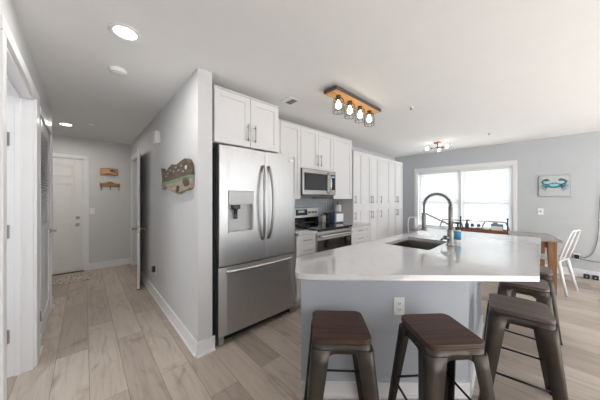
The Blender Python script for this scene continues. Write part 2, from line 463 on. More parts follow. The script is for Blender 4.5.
# ---- near doorway on the left: jamb, stops, casing, hinges (its leaf is swung out of sight)
d = MB(); JX = XL-.145
d.box(JX, XL+.003, 2.69, 2.72, 0, 2.07)          # far jamb face
d.box(JX, XL+.003, 1.76, 1.785, 0, 2.085)
d.box(JX-.0005, XL+.0035, 1.76, 2.72, 2.071, 2.10)
d.box(JX+.06, JX+.09, 2.675, 2.70, 0, 2.075, .002)   # door stop
d.box(JX+.06, JX+.09, 1.78, 2.675, 2.06, 2.075, .002)
door1 = struct(d.build('door_1', M['trim'], bevel=.002))
c = MB()
for y0, y1 in ((1.69, 1.755), (2.71, 2.86)):
    c.box(XL, XL+.022, y0, y1, 0, 2.086, .004)
c.box(XL, XL+.0225, 1.69, 2.86, 2.087, 2.155, .004)
struct(c.build('trim_1', M['trim']))
for z in (.30, 1.07, 1.75):
    h = MB(); h.box(JX+.002, JX+.036, 2.686, 2.6895, z-.05, z+.05, .001)
    h.cyl((JX+.004, 2.684, z-.05), (JX+.004, 2.684, z+.05), .006, n=12)
    for k in (-.03, 0, .03): h.cyl((JX+.022, 2.684, z+k), (JX+.022, 2.687, z+k), .004, n=8)
    h.build('hinge', M['nickel'], door1)
# ---- louvred utility door (door_2)
lv = MB(); xd = XL+.006
y0, y1 = 3.075, 3.865
lv.box(xd-.035, xd, y0, y0+.03, .012, 2.035, .002); lv.box(xd-.035, xd, y1-.11, y1, .012, 2.035, .002)
lv.box(xd-.0345, xd-.0005, y0+.031, y1-.111, 1.925, 2.035, .002); lv.box(xd-.0345, xd-.0005, y0+.031, y1-.111, .012, .20, .002); lv.box(xd-.0345, xd-.0005, y0+.031, y1-.111, .98, 1.06, .002)
lv.box(xd-.028, xd-.008, y0+.03, y1-.11, .2, .98)
door2 = struct(lv.build('door_2', M['trim']))
sl = MB(); nS = 34
for i in range(nS):
    z = 1.075+(.84*i/(nS-1)); a = math.radians(35)
    dx, dz = .016*math.cos(a), .018*math.sin(a)
    p = [(xd-.018-dx, y0+.028, z+dz), (xd-.018+dx, y0+.028, z-dz), (xd-.018+dx+.003, y0+.028, z-dz+.004), (xd-.018-dx+.003, y0+.028, z+dz+.004)]
    sl.prism(p, (0, y1-.11-y0-.026, 0))
sl.build('louver_panel', M['trim'], door2)
k = MB(); k.lathe([(.026, 0), (.026, .008), (.010, .012), (.010, .045), (.012, .052)], (xd, 3.80, .95), 16, 'X'); k.tube([(xd+.045, 3.80, .95), (xd+.05, 3.75, .952), (xd+.05, 3.69, .95)], .008)
k.build('door_handle', M['nickel'], door2)
h = MB(); h.box(xd-.002, xd+.003, y0-.006, y0+.02, .22, .31, .001); h.cyl((xd+.004, y0-.004, .22), (xd+.004, y0-.004, .31), .005, n=10); h.build('hinge', M['nickel'], door2)
c = MB()
c.box(XL, XL+.003, 3.03, 3.07, 0, 2.044, .001); c.box(XL, XL+.016, 3.87, 3.945, 0, 2.044, .004)
c.box(XL, XL+.016, 3.0, 3.945, 2.045, 2.115, .004)
struct(c.build('trim_2', M['trim']))

def panel_door(name, w, h, mat, thick=.042):
    """six-panel leaf in local space: x 0..w, y 0 (room face) .. thick"""
    b = MB(); st = .105; mid = .10
    rails = [(0, .23), (.86, .98), (1.56, 1.66), (h-.11, h)]
    b.box(.002, w-.002, .008, thick-.008, .002, h-.002)
    for x0, x1 in ((0, st), (w/2-mid/2, w/2+mid/2), (w-st, w)): b.box(x0, x1, 0, thick, 0, h, .003)
    for z0, z1 in rails:
        for x0, x1 in ((st+.0005, w/2-mid/2-.0005), (w/2+mid/2+.0005, w-st-.0005)): b.box(x0, x1, .0002, thick-.0002, z0+.0002, z1-.0002, .003)
    for (z0, z1) in ((.23, .86), (.98, 1.56), (1.66, h-.11)):
        for x0, x1 in ((st, w/2-mid/2), (w/2+mid/2, w-st)):
            b.box(x0+.028, x1-.028, .002, thick-.002, z0+.028, z1-.028, .008, 1)
    return b
door3 = struct(panel_door('door_3', .91, 2.003, M['door']).build('door_3', M['door'], loc=(-0.935, YF+.018, .012)))
k = MB(); k.lathe([(.030, 0), (.030, -.010), (.012, -.016), (.012, -.034), (.027, -.045), (.030, -.060), (.022, -.072), (0, -.074)], (.845, -.002, .83), 18, 'Y')
k.build('door_knob', M['nickel'], door3)
k = MB(); k.lathe([(.030, 0), (.028, -.014), (.014, -.020), (0, -.022)], (.845, -.002, .955), 18, 'Y'); k.build('deadbolt', M['nickel'], door3)
c = MB(); c.box(-.005, .058, YF-.018, YF+.0, 0, 2.021, .004); c.box(-1.018, -.955, YF-.018, YF, 0, 2.021, .004); c.box(-1.018, .058, YF-.018, YF, 2.022, 2.085, .004)
c.box(-.022, -.006, YF-.006, YF+.12, .013, 2.017); c.box(-.954, -.938, YF-.006, YF+.12, .013, 2.017); c.box(-.954, -.006, YF-.0062, YF+.12, 2.0175, 2.029); c.box(-1.0, .05, YF+.121, YF+.14, 0, 2.08)  # last box: unseen back panel added to block light leaking round the door
struct(c.build('trim_3', M['trim']))
sbox('trim_4', M['bronze'], -.955, -.005, YF-.01, YF+.12, 0, .012)   # threshold
# ---- hall door standing open beside the partition (door_4)
dx, dy = .54-.668, 3.95-4.735
ang = math.atan2(dy, dx)
b = panel_door('door_4', .76, 2.02, M['door'], .035)
door4 = struct(b.build('door_4', M['door'], loc=(.668, 4.735, .012), rot=(0, 0, ang)))
for s, y in ((1, .037), (-1, -.002)):
    k = MB(); k.lathe([(.028, 0), (.028, s*.008), (.011, s*.012), (.011, s*.036), (.024, s*.046), (.024, s*.056), (0, s*.06)], (.70, y, .86), 16, 'Y'); k.build('door_knob', M['nickel'], door4)
k = MB(); k.box(.758, .7615, .006, .029, .80, .92); k.build('latch_plate', M['nickel'], door4)
k = MB(); k.box(.735, .757, .0, .035, -.011, .0); k.build('door_sweep', M['dark_plastic'], door4)
c = MB(); c.box(XP-.016, XP, 5.54, 5.61, 0, 2.059, .004); c.box(XP-.016, XP, 4.67, 4.74, 0, 2.059, .004); c.box(XP-.016, XP, 4.67, 5.61, 2.06, 2.13, .004)
c.box(XP-.004, XP2+.004, 5.52, 5.545, 0, 2.06); c.box(XP-.004, XP2+.004, 4.735, 4.755, 0, 2.06); c.box(XP-.004, XP2+.004, 4.74, 5.54, 2.045, 2.065)
struct(c.build('trim_5', M['trim']))

# ---- dining window: casing, two sashes each side of a mullion, glass
win = MB(); xw = XR
cs = .062
win.box(xw-.02, xw, WY0-cs, WY0, WZ0+.001, WZ1-.001, .004); win.box(xw-.02, xw, WY1, WY1+cs, WZ0+.001, WZ1-.001, .004)
win.box(xw-.02, xw, WY0-cs, WY1+cs, WZ1, WZ1+.085, .004); win.box(xw-.04, xw, WY0-cs-.02, WY1+cs+.02, WZ0-.03, WZ0, .004); win.box(xw-.016, xw, WY0-cs, WY1+cs, WZ0-.10, WZ0-.03, .004)
win.box(xw-.001, xw+.138, WY0-.001, WY0+.02, WZ0+.021, WZ1-.021); win.box(xw-.001, xw+.138, WY1-.02, WY1+.001, WZ0+.021, WZ1-.021); win.box(xw-.002, xw+.139, WY0-.001, WY1+.001, WZ1-.02, WZ1+.001); win.box(xw-.002, xw+.139, WY0-.001, WY1+.001, WZ0+.0005, WZ0+.02)
YM = 1.275
win.box(xw-.003, xw+.138, YM-.022, YM+.022, WZ0+.021, WZ1-.021)
window1 = struct(win.build('window_1', M['trim']))
for a, b in ((WY0+.02, YM-.022), (YM+.022, WY1-.02)):
    s = MB()
    for z0, z1, x in ((WZ0+.02, 1.235, xw+.085), (1.195, WZ1-.02, xw+.105)):
        s.box(x, x+.025, a, a+.04, z0, z1); s.box(x, x+.025, b-.04, b, z0, z1); s.box(x-.0004, x+.0254, a, b, z0, z0+.045); s.box(x-.0004, x+.0254, a, b, z1-.045, z1)
    s.build('window_sash', M['trim'], window1)
    g = MB(); g.box(xw+.096, xw+.099, a+.04, b-.04, WZ0+.065, 1.19); g.box(xw+.116, xw+.119, a+.04, b-.04, 1.24, WZ1-.065)
    g.build('glass_pane', M['glass'], window1)

# ---- venetian blinds, one each side of the mullion
def blind(a, b, label):
    t = thing('venetian_blind', label, 'blind', (xw+.04, (a+b)/2, WZ1-.02), 0, 'venetian blinds in the dining window')
    hw = (b-a)/2-.006; D = WZ1-.02-(WZ0+.03)
    MB().box(-.028, .028, -hw, hw, -.045, -.001, .004).build('headrail', M['plastic_white'], t)
    s = MB(); n = 31
    for i in range(n):
        z = -.062-(D-.11)*i/(n-1); an = math.radians(-54); dx, dz = .023*math.cos(an), .023*math.sin(an)
        s.prism([(-dx, -hw, z-dz), (-.002, -hw, z), (dx, -hw, z+dz), (dx+.002, -hw, z+dz), (.0, -hw, z), (-dx+.002, -hw, z-dz)], (0, 2*hw, 0))
    s.build('slats', M['blind'], t)
    MB().box(-.024, .024, -hw, hw, -D+.012, -D+.032, .004).build('bottom_rail', M['plastic_white'], t)
    for yy in (-hw+.12, hw-.12):
        MB().cyl((-.026, yy, -.04), (-.026, yy, -D+.03), .0016, n=6).build('ladder_cord', M['plastic_white'], t)
    MB().cyl((-.034, hw-.06, -.03), (-.034, hw-.06, -.55), .004, n=8).build('tilt_wand', M['plastic_white'], t)
    return t
blind(YM+.026, WY1-.022, 'white venetian blind over the window half nearer the tall pantry')
blind(WY0+.022, YM-.026, 'white venetian blind over the window half nearer the crab picture')

# ================================================================== KITCHEN RUN (back wall)
def handle(b, x, y, z0, z1, r=.0055):
    """vertical bar pull standing off a front at plane y"""
    b.cyl((x, y-.032, z0), (x, y-.032, z1), r, n=10)
    for z in (z0+.02, z1-.02): b.cyl((x, y-.032, z), (x, y, z), r*.8, n=8)
def hhandle(b, x0, x1, y, z, r=.0055):
    b.cyl((x0, y-.03, z), (x1, y-.03, z), r, n=10)
    for x in (x0+.02, x1-.02): b.cyl((x, y-.03, z), (x, y, z), r*.8, n=8)
def shaker(x0, x1, z0, z1, y, fr=.058):
    """shaker leaf with its face at plane y"""
    b = MB(); g = .0022; x0 += g; x1 -= g; z0 += g; z1 -= g
    b.box(x0+fr-.004, x1-fr+.004, y+.010, y+.018, z0+fr-.004, z1-fr+.004)
    b.box(x0, x0+fr, y, y+.019, z0, z1, .0015); b.box(x1-fr, x1, y, y+.019, z0, z1, .0015)
    b.box(x0+fr, x1-fr, y, y+.019, z0, z0+fr, .0015); b.box(x0+fr, x1-fr, y, y+.019, z1-fr, z1, .0015)
    return b
CT = 2.317
def wall_cabinet(name, label, x0, x1, z0, z1, yf, doors, group=None, handle_low=True, hl=.165):
    """doors: list of (xa, xb, handle x)"""
    t = thing(name, label, 'cabinet', (0, 0, 0), 0, group)
    b = MB(); b.box(x0+.001, x1-.001, yf+.021, YK-.002, z0, z1-.012); b.box(x0, x1, yf+.004, YK-.002, z1-.012, z1)
    b.build('carcass', M['cabinet'], t)
    for xa, xb, hx in doors:
        dd = shaker(xa, xb, z0, z1-.018, yf).build('door', M['cabinet'], t)
        if hx is not None:
            h = MB(); zz = z0+.05 if handle_low else z1-.05-hl
            handle(h, hx, yf, zz, zz+hl); h.build('handle', M['nickel'], dd)
    return t
G1 = 'white wall cabinets along the kitchen wall'
wall_cabinet('wall_cabinet', 'deep two-door white wall cabinet directly above the refrigerator', .83, 1.545, 1.815, CT, 1.985,
             [(.83, 1.195, 1.155), (1.195, 1.545, 1.235)], G1)
sbox('trim_6', M['cabinet'], 1.547, 1.798, 2.286, YK-.002, 1.815, CT)
wall_cabinet('wall_cabinet', 'narrow white wall cabinet between the refrigerator cabinet and microwave cabinet', 1.80, 2.155, 1.303, CT, 2.28, [(1.80, 2.155, 1.84)], G1)
wall_cabinet('wall_cabinet', 'short two-door white wall cabinet mounted above the microwave', 2.157, 2.868, 1.735, CT, 2.28, [(2.157, 2.512, 2.475), (2.512, 2.868, 2.55)], G1)
wall_cabinet('wall_cabinet', 'full-height single-door white wall cabinet over the toaster', 2.87, 3.38, 1.303, CT, 2.28, [(2.87, 3.38, None)], G1)

def pantry(label, x0, x1, doors):
    t = thing('pantry_cabinet', label, 'cabinet', (0, 0, 0), 0, 'tall white pantry cabinets')
    PT = 2.158; zs = 1.15; yf = 2.28
    b = MB(); b.box(x0+.001, x1-.001, yf+.021, YK-.002, .10, PT); b.box(x0+.001, x1-.001, yf+.08, YK-.002, 0, .10)
    b.build('carcass', M['cabinet'], t)
    for xa, xb, hx in doors:
        for z0, z1, hz in ((zs, PT-.004, zs+.07), (.105, zs, zs-.215)):
            dd = shaker(xa, xb, z0, z1, yf).build('door', M['cabinet'], t)
            h = MB(); handle(h, hx, yf, hz, hz+.14); h.build('handle', M['nickel'], dd)
pantry('single-column white pantry cabinet nearest the toaster', 3.42, 3.72, [(3.42, 3.72, 3.455)])
pantry('two-column white pantry cabinet second along from the toaster', 3.72, 4.32, [(3.72, 4.02, 3.985), (4.02, 4.32, 4.055)])
pantry('wide single-column white pantry cabinet third along from the toaster', 4.32, 4.80, [(4.32, 4.80, 4.37)])
pantry('two-column white pantry cabinet at the window end of the pantry wall', 4.80, 5.45, [(4.80, 5.125, 5.09), (5.125, 5.45, 5.16)])

def drawer_base(label, x0, x1, zs):
    t = thing('base_cabinet', label, 'cabinet', (0, 0, 0), 0, 'white drawer cabinets beside the range')
    yf = 1.975
    b = MB(); b.box(x0, x1, yf+.021, YK-.002, .10, .872); b.box(x0, x1, yf+.08, YK-.002, 0, .10); b.build('carcass', M['cabinet'], t)
    for z0, z1 in zip(zs, zs[1:]):
        dd = shaker(x0, x1, z0, z1, yf, .032).build('drawer', M['cabinet'], t)
        h = MB(); cx = (x0+x1)/2; hhandle(h, cx-.07, cx+.07, yf, (z0+z1)/2); h.build('handle', M['nickel'], dd)
drawer_base('white base cabinet of drawers between refrigerator and range', 1.80, 2.128, (.105, .40, .63, .75, .87))
drawer_base('white base cabinet of drawers between range and pantry', 2.892, 3.415, (.105, .40, .63, .75, .87))
tag(MB().box(1.80, 2.128, 1.945, YK-.014, .873, .908, .004).build('countertop', M['quartz']), 'white countertop piece between the refrigerator and the range', 'countertop', 'white countertop pieces beside the range')
tag(MB().box(2.892, 3.418, 1.945, YK-.014, .873, .908, .004).build('countertop', M['quartz']), 'white countertop piece under the toaster beside the range', 'countertop', 'white countertop pieces beside the range')
sbox('trim_7', M['tile'], 1.80, 3.418, YK-.012, YK, .9, 1.36)   # tiled backsplash

# ---- refrigerator
fx0, fx1, fy = .866, 1.776, 1.967
fr = thing('refrigerator', 'stainless french-door refrigerator with water dispenser beside the partition wall', 'refrigerator', (1.321, 2.25, 0))
def L_(o): o.location = (-1.321, -2.25, 0); return o
L_(MB().box(fx0-.012, fx1+.008, fy+.075, 2.59, .02, 1.775, .004).build('body', M['fridge_side'], fr))
def bowed_slab(x0, x1, z0, z1, y, th, bow=.010):
    """door skin slightly bowed out toward the room"""
    b = MB(); n = 12; pts = []
    for i in range(n+1):
        t = i/n; e = 1-(2*t-1)**2; edge = .012 if i in (0, n) else 0
        pts.append((x0+(x1-x0)*t, y+edge-bow*e*.5, z0))
    pts += [(x1, y+th, z0), (x0, y+th, z0)]
    b.prism(pts, (0, 0, z1-z0)); return b
xm = 1.359
# left door has the dispenser recess: four skins around it plus the housing
lb = MB(); dX0, dX1, dZ0, dZ1 = .955, 1.217, .995, 1.386
lb.box(fx0, dX0, fy, fy+.07, .70, 1.795, .006); lb.box(dX1, xm-.004, fy, fy+.07, .70, 1.795, .006)
lb.box(dX0-.008, dX1+.008, fy, fy+.07, dZ1, 1.795, .0); lb.box(dX0-.008, dX1+.008, fy, fy+.07, .70, dZ0)
ld = L_(lb.build('door', M['steel'], fr)); ld['label'] = 'door with ice and water dispenser'
def bow_handle(x, z0, z1, y, out=.06, r=.011, lean=0):
    b = MB(); n = 16; pts = []
    for i in range(n+1):
        t = i/n; e = math.sin(PI*t)**.6
        pts.append((x-lean*(math.sin(PI*t)), y-.008-out*e, z0+(z1-z0)*t))
    b.tube(pts, r, 12); return b
bow_handle(xm-.036, .90, 1.645, fy, r=.0145, lean=.020).build('handle', M['nickel'], ld)
dp = MB(); dp.box(dX0, dX1, fy-.004, fy+.03, 1.262, dZ1-.003, .003); dp.build('control_panel', M['silver'], ld)
dp = MB(); dp.box(dX0, dX1, fy+.058, fy+.066, dZ0, 1.262); dp.box(dX0, dX0+.006, fy+.002, fy+.06, dZ0, 1.262); dp.box(dX1-.006, dX1, fy+.002, fy+.06, dZ0, 1.262); dp.box(dX0, dX1, fy-.002, fy+.06, dZ0, dZ0+.014, .002); dp.box(dX0, dX1, fy+.0, fy+.06, 1.255, 1.264)
dp.build('dispenser_recess', M['silver'], ld)
dp = MB(); dp.box(dX0+.05, dX0+.125, fy+.008, fy+.056, 1.215, 1.256, .004); dp.cyl((dX0+.088, fy+.03, 1.215), (dX0+.088, fy+.03, 1.17), .02, .014); dp.box(dX0+.07, dX0+.107, fy+.03, fy+.037, 1.12, 1.18, .003)
dp.build('dispenser_nozzle', M['dark_plastic'], ld)
rd = L_(bowed_slab(xm+.004, fx1, .70, 1.795, fy, .07, .004).build('door', M['steel'], fr))
bow_handle(xm+.034, .90, 1.645, fy, r=.0145, lean=-.020).build('handle', M['nickel'], rd)
MB().box(1.672, 1.742, fy-.006, fy-.0005, 1.728, 1.748, .001).build('badge', M['plastic_white'], rd)
fd = L_(bowed_slab(fx0, fx1, .075, .69, fy, .07, .004).build('freezer_drawer', M['steel'], fr))
b = MB(); pts = []
for i in range(17):
    t = i/16; pts.append((fx0+.06+(fx1-fx0-.12)*t, fy-.008-.055*math.sin(PI*t)**.5, .655)) 
b.tube(pts, .017, 12); b.build('handle', M['chrome'], fd)
b = MB(); b.box(fx0+.02, fx1-.02, fy+.05, fy+.10, .015, .075); L_(b.build('kick_grille', M['black'], fr))
for x in (fx0+.005, fx1-.05): 
    L_(MB().box(x, x+.045, fy+.01, fy+.09, 0, .07, .003).build('foot', M['plastic_grey'], fr))

# ---- microwave
mw = thing('microwave', 'stainless over-the-range microwave with dark window below the short cabinet', 'microwave', (2.513, 2.40, 1.36))
def ML(o): o.location = (-2.513, -2.40, -1.36); return o
mx0, mx1, my, mz0, mz1 = 2.16, 2.866, 2.235, 1.355, 1.728
ML(MB().box(mx0, mx1, my+.03, YK-.015, mz0, mz1, .003).build('body', M['fridge_side'], mw))
md = ML(MB().box(mx0, mx1-.135, my, my+.03, mz0+.012, mz1, .003).build('door', M['steel_h'], mw))
MB().box(mx0+.05, mx1-.215, my-.003, my, mz0+.085, mz1-.07, .001).build('window', M['dark_glass'], md)
MB().box(mx0+.02, mx1-.20, my-.002, my, mz0+.075, mz1-.058, .0008).build('window_surround', M['black_glass'], md)
bow_handle(mx1-.172, mz0+.03, mz1-.03, my, .045, .010).build('handle', M['chrome'], md)
cp = ML(MB().box(mx1-.133, mx1, my, my+.03, mz0+.012, mz1, .003).build('control_panel', M['steel_h'], mw))
MB().box(mx1-.118, mx1-.018, my-.003, my, mz0+.085, mz1-.058, .001).build('keypad', M['black_glass'], cp)
MB().box(mx1-.10, mx1-.036, my-.005, my-.003, mz1-.10, mz1-.075, .0005).build('display', M['display'], cp)
ML(MB().box(mx0+.05, mx1-.05, my+.03, my+.20, mz0-.006, mz0).build('vent_grille', M['plastic_grey'], mw))

# ---- range
rg = thing('range', 'freestanding stainless electric range with black glass cooktop', 'range', (2.51, 2.28, 0))
def RL(o): o.location = (-2.51, -2.28, 0); return o
rx0, rx1, ry = 2.133, 2.887, 1.955
RL(MB().box(rx0, rx1, ry+.041, 2.69, .03, .904, .003).build('body', M['fridge_side'], rg))
RL(MB().box(rx0, rx1, ry-.012, 2.63, .905, .922, .004).build('cooktop', M['black_glass'], rg))
for x, y, r in ((2.32, 2.10, .10), (2.70, 2.10, .08), (2.32, 2.38, .08), (2.70, 2.38, .10)):
    RL(MB().tube([(x+r*math.cos(2*PI*i/32), y+r*math.sin(2*PI*i/32), .9222) for i in range(32)], .0012, 6, closed=True).build('burner_ring', M['plastic_grey'], rg))
bgm = RL(MB().box(rx0, rx1, 2.62, 2.69, .923, 1.16, .006).build('back_guard', M['steel_soft'], rg))
MB().box(2.37, 2.62, 2.615, 2.621, 1.045, 1.14, .001).build('display', M['dark_glass'], bgm)
MB().box(2.42, 2.55, 2.613, 2.6155, 1.09, 1.12, .0005).build('clock', M['display'], bgm)
MB().box(rx0+.01, rx1-.01, 2.616, 2.621, .93, 1.01, .001).build('lower_band', M['black_glass'], bgm)
for x in (2.19, 2.28, 2.67, 2.745, 2.82):
    MB().lathe([(.022, 0), (.022, -.006), (.017, -.010), (.015, -.028), (0, -.03)], (x, 2.62, 1.09), 16, 'Y').build('knob', M['plastic_grey'], bgm)
od = RL(MB().box(rx0, rx1, ry, ry+.04, .28, .885, .004).build('oven_door', M['steel_h'], rg))
MB().box(rx0+.012, rx1-.012, ry-.004, ry, .34, .775, .001).build('oven_window', M['black_glass'], od)
b = MB(); b.tube([(rx0+.04, ry, .828), (rx0+.06, ry-.045, .83), (2.51, ry-.056, .83), (rx1-.06, ry-.045, .83), (rx1-.04, ry, .828)], .013, 12); b.build('handle', M['chrome'], od)
RL(MB().box(rx0, rx1, ry, ry+.04, .04, .275, .004).build('warming_drawer', M['steel_h'], rg))

# ---- things on the counter beside the range
to = thing('toaster', 'slate blue toaster with white face on the counter by the range', 'toaster', (3.005, 2.33, .908), math.radians(-10))
MB().box(-.105, .105, -.08, .08, .008, .185, .025, 4).build('body', M['toaster_blue'], to)
MB().box(-.075, .075, -.085, -.079, .035, .16, .004).build('face_plate', M['plastic_white'], to)
b = MB(); b.box(-.08, .08, -.045, -.018, .18, .187); b.box(-.08, .08, .018, .045, .18, .187); b.build('slots', M['black'], to)
MB().box(.105, .12, -.015, .015, .10, .118, .003).build('lever', M['black'], to)
for x in (-.08, .08): MB().box(x-.015, x+.015, -.06, .06, 0, .01).build('foot', M['black'], to)
pt = thing('paper_towel_holder', 'wooden paper towel holder with white roll behind the toaster', 'paper towels', (3.33, 2.55, .908))
MB().lathe([(.075, 0), (.075, .012), (.07, .016), (0, .016)]).build('base', M['oak'], pt)
MB().cyl((0, 0, .016), (0, 0, .335), .011, n=14).build('post', M['oak'], pt)
MB().lathe([(.018, .012), (.062, .03), (.062, .29), (.018, .29)]).build('paper_roll', M['paper'], pt)
cn = thing('canister', 'small white lidded canister beside the toaster at the range corner', 'canister', (2.945, 2.56, .908))
MB().lathe([(.04, 0), (.044, .01), (.044, .10), (.038, .115), (0, .116)]).build('jar', M['plastic_white'], cn)
MB().lathe([(.040, .114), (.040, .126), (.012, .132), (.012, .148), (0, .15)]).build('lid', M['nickel'], cn)
bl = thing('utensil_crock', 'dark utensil crock with wooden handles behind the paper towel roll', 'crock', (3.14, 2.65, .908))
MB().lathe([(.045, 0), (.05, .01), (.052, .15), (.047, .15), (.045, .02), (0, .02)]).build('pot', M['bronze'], bl)
for i, (dx, dy, hh) in enumerate(((.02, .0, .30), (-.02, .01, .28), (.0, -.02, .32))):
    MB().tube([(dx*.4, dy*.4, .03), (dx*1.2, dy*1.2, hh)], .006, 8).build('utensil', M['rack_wood'], bl)

# ================================================================== ISLAND
isl = thing('kitchen_island', 'pale blue-grey kitchen island base with angled seating end', 'island', (2.0, .7, 0))
bp_ = [(1.052, 1.109), (1.862, .346), (3.02, .45), (3.02, 1.02), (1.25, 1.12)]
b = MB(); A_ = [(x-2, y-.7) for x, y in bp_]; cxm = sum(p[0] for p in A_)/5; cym = sum(p[1] for p in A_)/5
for i in range(5):
    (x0, y0), (x1, y1) = A_[i], A_[(i+1) % 5]
    q = lambda x, y: (x+(cxm-x)*.035, y+(cym-y)*.06)
    b.prism([(x0, y0, 0), (x1, y1, 0), (*q(x1, y1), 0), (*q(x0, y0), 0)], (0, 0, .879))
b.build('base', M['island'], isl)
def run(p, q, t, z):
    p, q = Vector((*p, 0)), Vector((*q, 0)); d = (q-p).normalized(); n = Vector((d.y, -d.x, 0))
    return [(p-n*.0), (q-n*.0), (q+n*t), (p+n*t)]
b = MB()
for p, q in ((bp_[0], bp_[1]), (bp_[1], bp_[2])):
    for t, h in ((.013, .098), (.020, .016)):
        o = run(p, q, t, h); o = [Vector((v.x-2, v.y-.7, 0)) for v in o]
        b.prism(o, (0, 0, h))
b.build('baseboard', M['trim'], isl)
ctp = [(.868, .866), (1.731, .017), (3.41, .022), (3.41, 1.055), (1.068, 1.172), (.835, .928)]
loop = round_poly(ctp, [.05, .008, .02, .02, .03, .03])
hole = rrect(1.955, 2.49, .615, .985, .02, 4)
b = MB(); b.plate([[(x-2, y-.7) for x, y in loop], [(x-2, y-.7) for x, y in hole]], .880, .910)
ct = b.build('island_countertop', M['quartz'], loc=(2, .7, 0), bevel=.003)
tag(ct, 'white quartz countertop on the island with a sink cut out', 'countertop')
sk = thing('sink', 'undermount stainless sink basin set in the island countertop', 'sink', (2.2225, .80, .70))
b = MB(); o1 = rrect(-.2675, .2675, -.185, .185, .02, 4)
def ring(z, s): return [b.bm.verts.new((x*s, y*s, z)) for x, y in o1]
R = [ring(.179, 1.06), ring(.179, 1.0), ring(.02, .985), ring(.0, .93)]
for A, B in zip(R, R[1:]):
    for i in range(len(A)): b.bm.faces.new((A[i], A[(i+1) % len(A)], B[(i+1) % len(A)], B[i]))
b.bm.faces.new(R[-1])
bas = b.build('basin', M['sink'], sk); so = bas.modifiers.new('wall', 'SOLIDIFY'); so.thickness = .0012; so.offset = 1
MB().lathe([(.045, .001), (.045, .004), (.03, .003), (.02, .0015), (0, .0015)], (0, .02, 0)).build('drain', M['chrome'], sk)

fa = thing('faucet', 'tall spring-neck pull-down kitchen faucet beside the island sink', 'faucet', (2.285, .55, .910))
MB().lathe([(.032, 0), (.032, .006), (.026, .012), (.024, .06), (.024, .13), (.018, .14), (0, .14)]).build('base', M['faucet'], fa)
MB().cyl((0, 0, .13), (0, 0, .33), .0165, n=18).build('post', M['faucet'], fa)
pts = [(0, 0, .33)]
for i in range(25):
    a = PI*i/24; pts.append((0, .105-.105*math.cos(a), .345+.10*math.sin(a)))
pts.append((0, .212, .25))
MB().tube(pts, .0075, 10).build('hose', M['dark_plastic'], fa)
# spring coil around the hose
fine = []; P_ = [Vector(p) for p in pts[:-1]]
seg = [0]
for a, b2 in zip(P_, P_[1:]): seg.append(seg[-1]+(b2-a).length)
def along(s):
    for i in range(len(P_)-1):
        if s <= seg[i+1]+1e-9:
            t = (s-seg[i])/(seg[i+1]-seg[i]); return P_[i].lerp(P_[i+1], t), (P_[i+1]-P_[i]).normalized()
    return P_[-1], (P_[-1]-P_[-2]).normalized()
turns = 26; nn = turns*12
for i in range(nn+1):
    s = seg[-1]*i/nn; p, t = along(s); sx = Vector((1, 0, 0)); up = t.cross(sx).normalized(); a = 2*PI*turns*i/nn
    fine.append(p+(sx*math.cos(a)+up*math.sin(a))*.0135)
MB().tube(fine, .0034, 6).build('spring', M['faucet'], fa)
MB().lathe([(.013, 0), (.018, .03), (.020, .10), (.019, .13), (.012, .15), (0, .15)], (0, .212, .115)).build('spray_head', M['faucet'], fa)
MB().lathe([(.027, 0), (.027, .012), (.018, .02), (0, .02)], (0, .212, .110)).build('spray_collar', M['faucet'], fa)
b = MB(); b.tube([(0, .0, .175), (0, .19, .262)], .006, 10); b.tube([(.0+.020*math.cos(2*PI*i/20), .212+.020*math.sin(2*PI*i/20), .265) for i in range(20)], .005, 8, closed=True); b.build('support_arm', M['faucet'], fa)
b = MB(); b.cyl((-.02, .01, .07), (-.045, .035, .07), .017, n=14); b.tube([(-.04, .03, .07), (-.05, .045, .062), (-.056, .058, .045)], .008, 8); b.build('lever', M['faucet'], fa)

sb = thing('soap_bottle', 'clear soap bottle with blue label and dark pump beside the faucet', 'soap bottle', (2.50, .545, .910))
MB().lathe([(.026, 0), (.028, .006), (.028, .100), (.024, .112), (.013, .118), (0, .118)]).build('bottle', M['plastic_white'], sb)
MB().lathe([(.0286, .028), (.0286, .105), (.028, .105), (.028, .028)]).build('label', M['blue_label'], sb)
b = MB(); b.cyl((0, 0, .116), (0, 0, .142), .018, n=14); b.cyl((0, 0, .142), (0, 0, .170), .006, n=8); b.box(-.020, .020, -.014, .014, .170, .186, .003); b.tube([(0, 0, .178), (0, .040, .178), (0, .048, .168)], .006, 8); b.build('pump', M['dark_plastic'], sb)

def wall_plate(name, label, cat, loc, rotz, kind, group=None):
    """cover plate; local -Y faces the room"""
    t = thing(name, label, cat, loc, rotz, group)
    MB().box(-.036, .036, -.006, 0, -.058, .058, .002).build('cover_plate', M['plastic_white'], t)
    if kind == 'outlet':
        for z in (-.02, .02):
            f = MB(); f.box(-.016, .016, -.009, -.005, z-.014, z+.014, .002); f = f.build('socket', M['plastic_white'], t)
            s = MB(); s.box(-.008, -.005, -.0098, -.0088, z-.004, z+.006); s.box(.005, .008, -.0098, -.0088, z-.004, z+.005); s.cyl((0, -.0088, z-.008), (0, -.0098, z-.008), .0025, n=8); s.build('slots', M['black'], f)
    elif kind == 'switch':
        MB().box(-.016, .016, -.009, -.005, -.033, .033, .001).build('rocker', M['plastic_white'], t)
    else:
        MB().lathe([(.013, -.005), (.013, -.010), (.008, -.012), (.005, -.018), (0, -.018)], (0, 0, 0), 14, 'Y').build('jack', M['plastic_grey'], t)
    return t
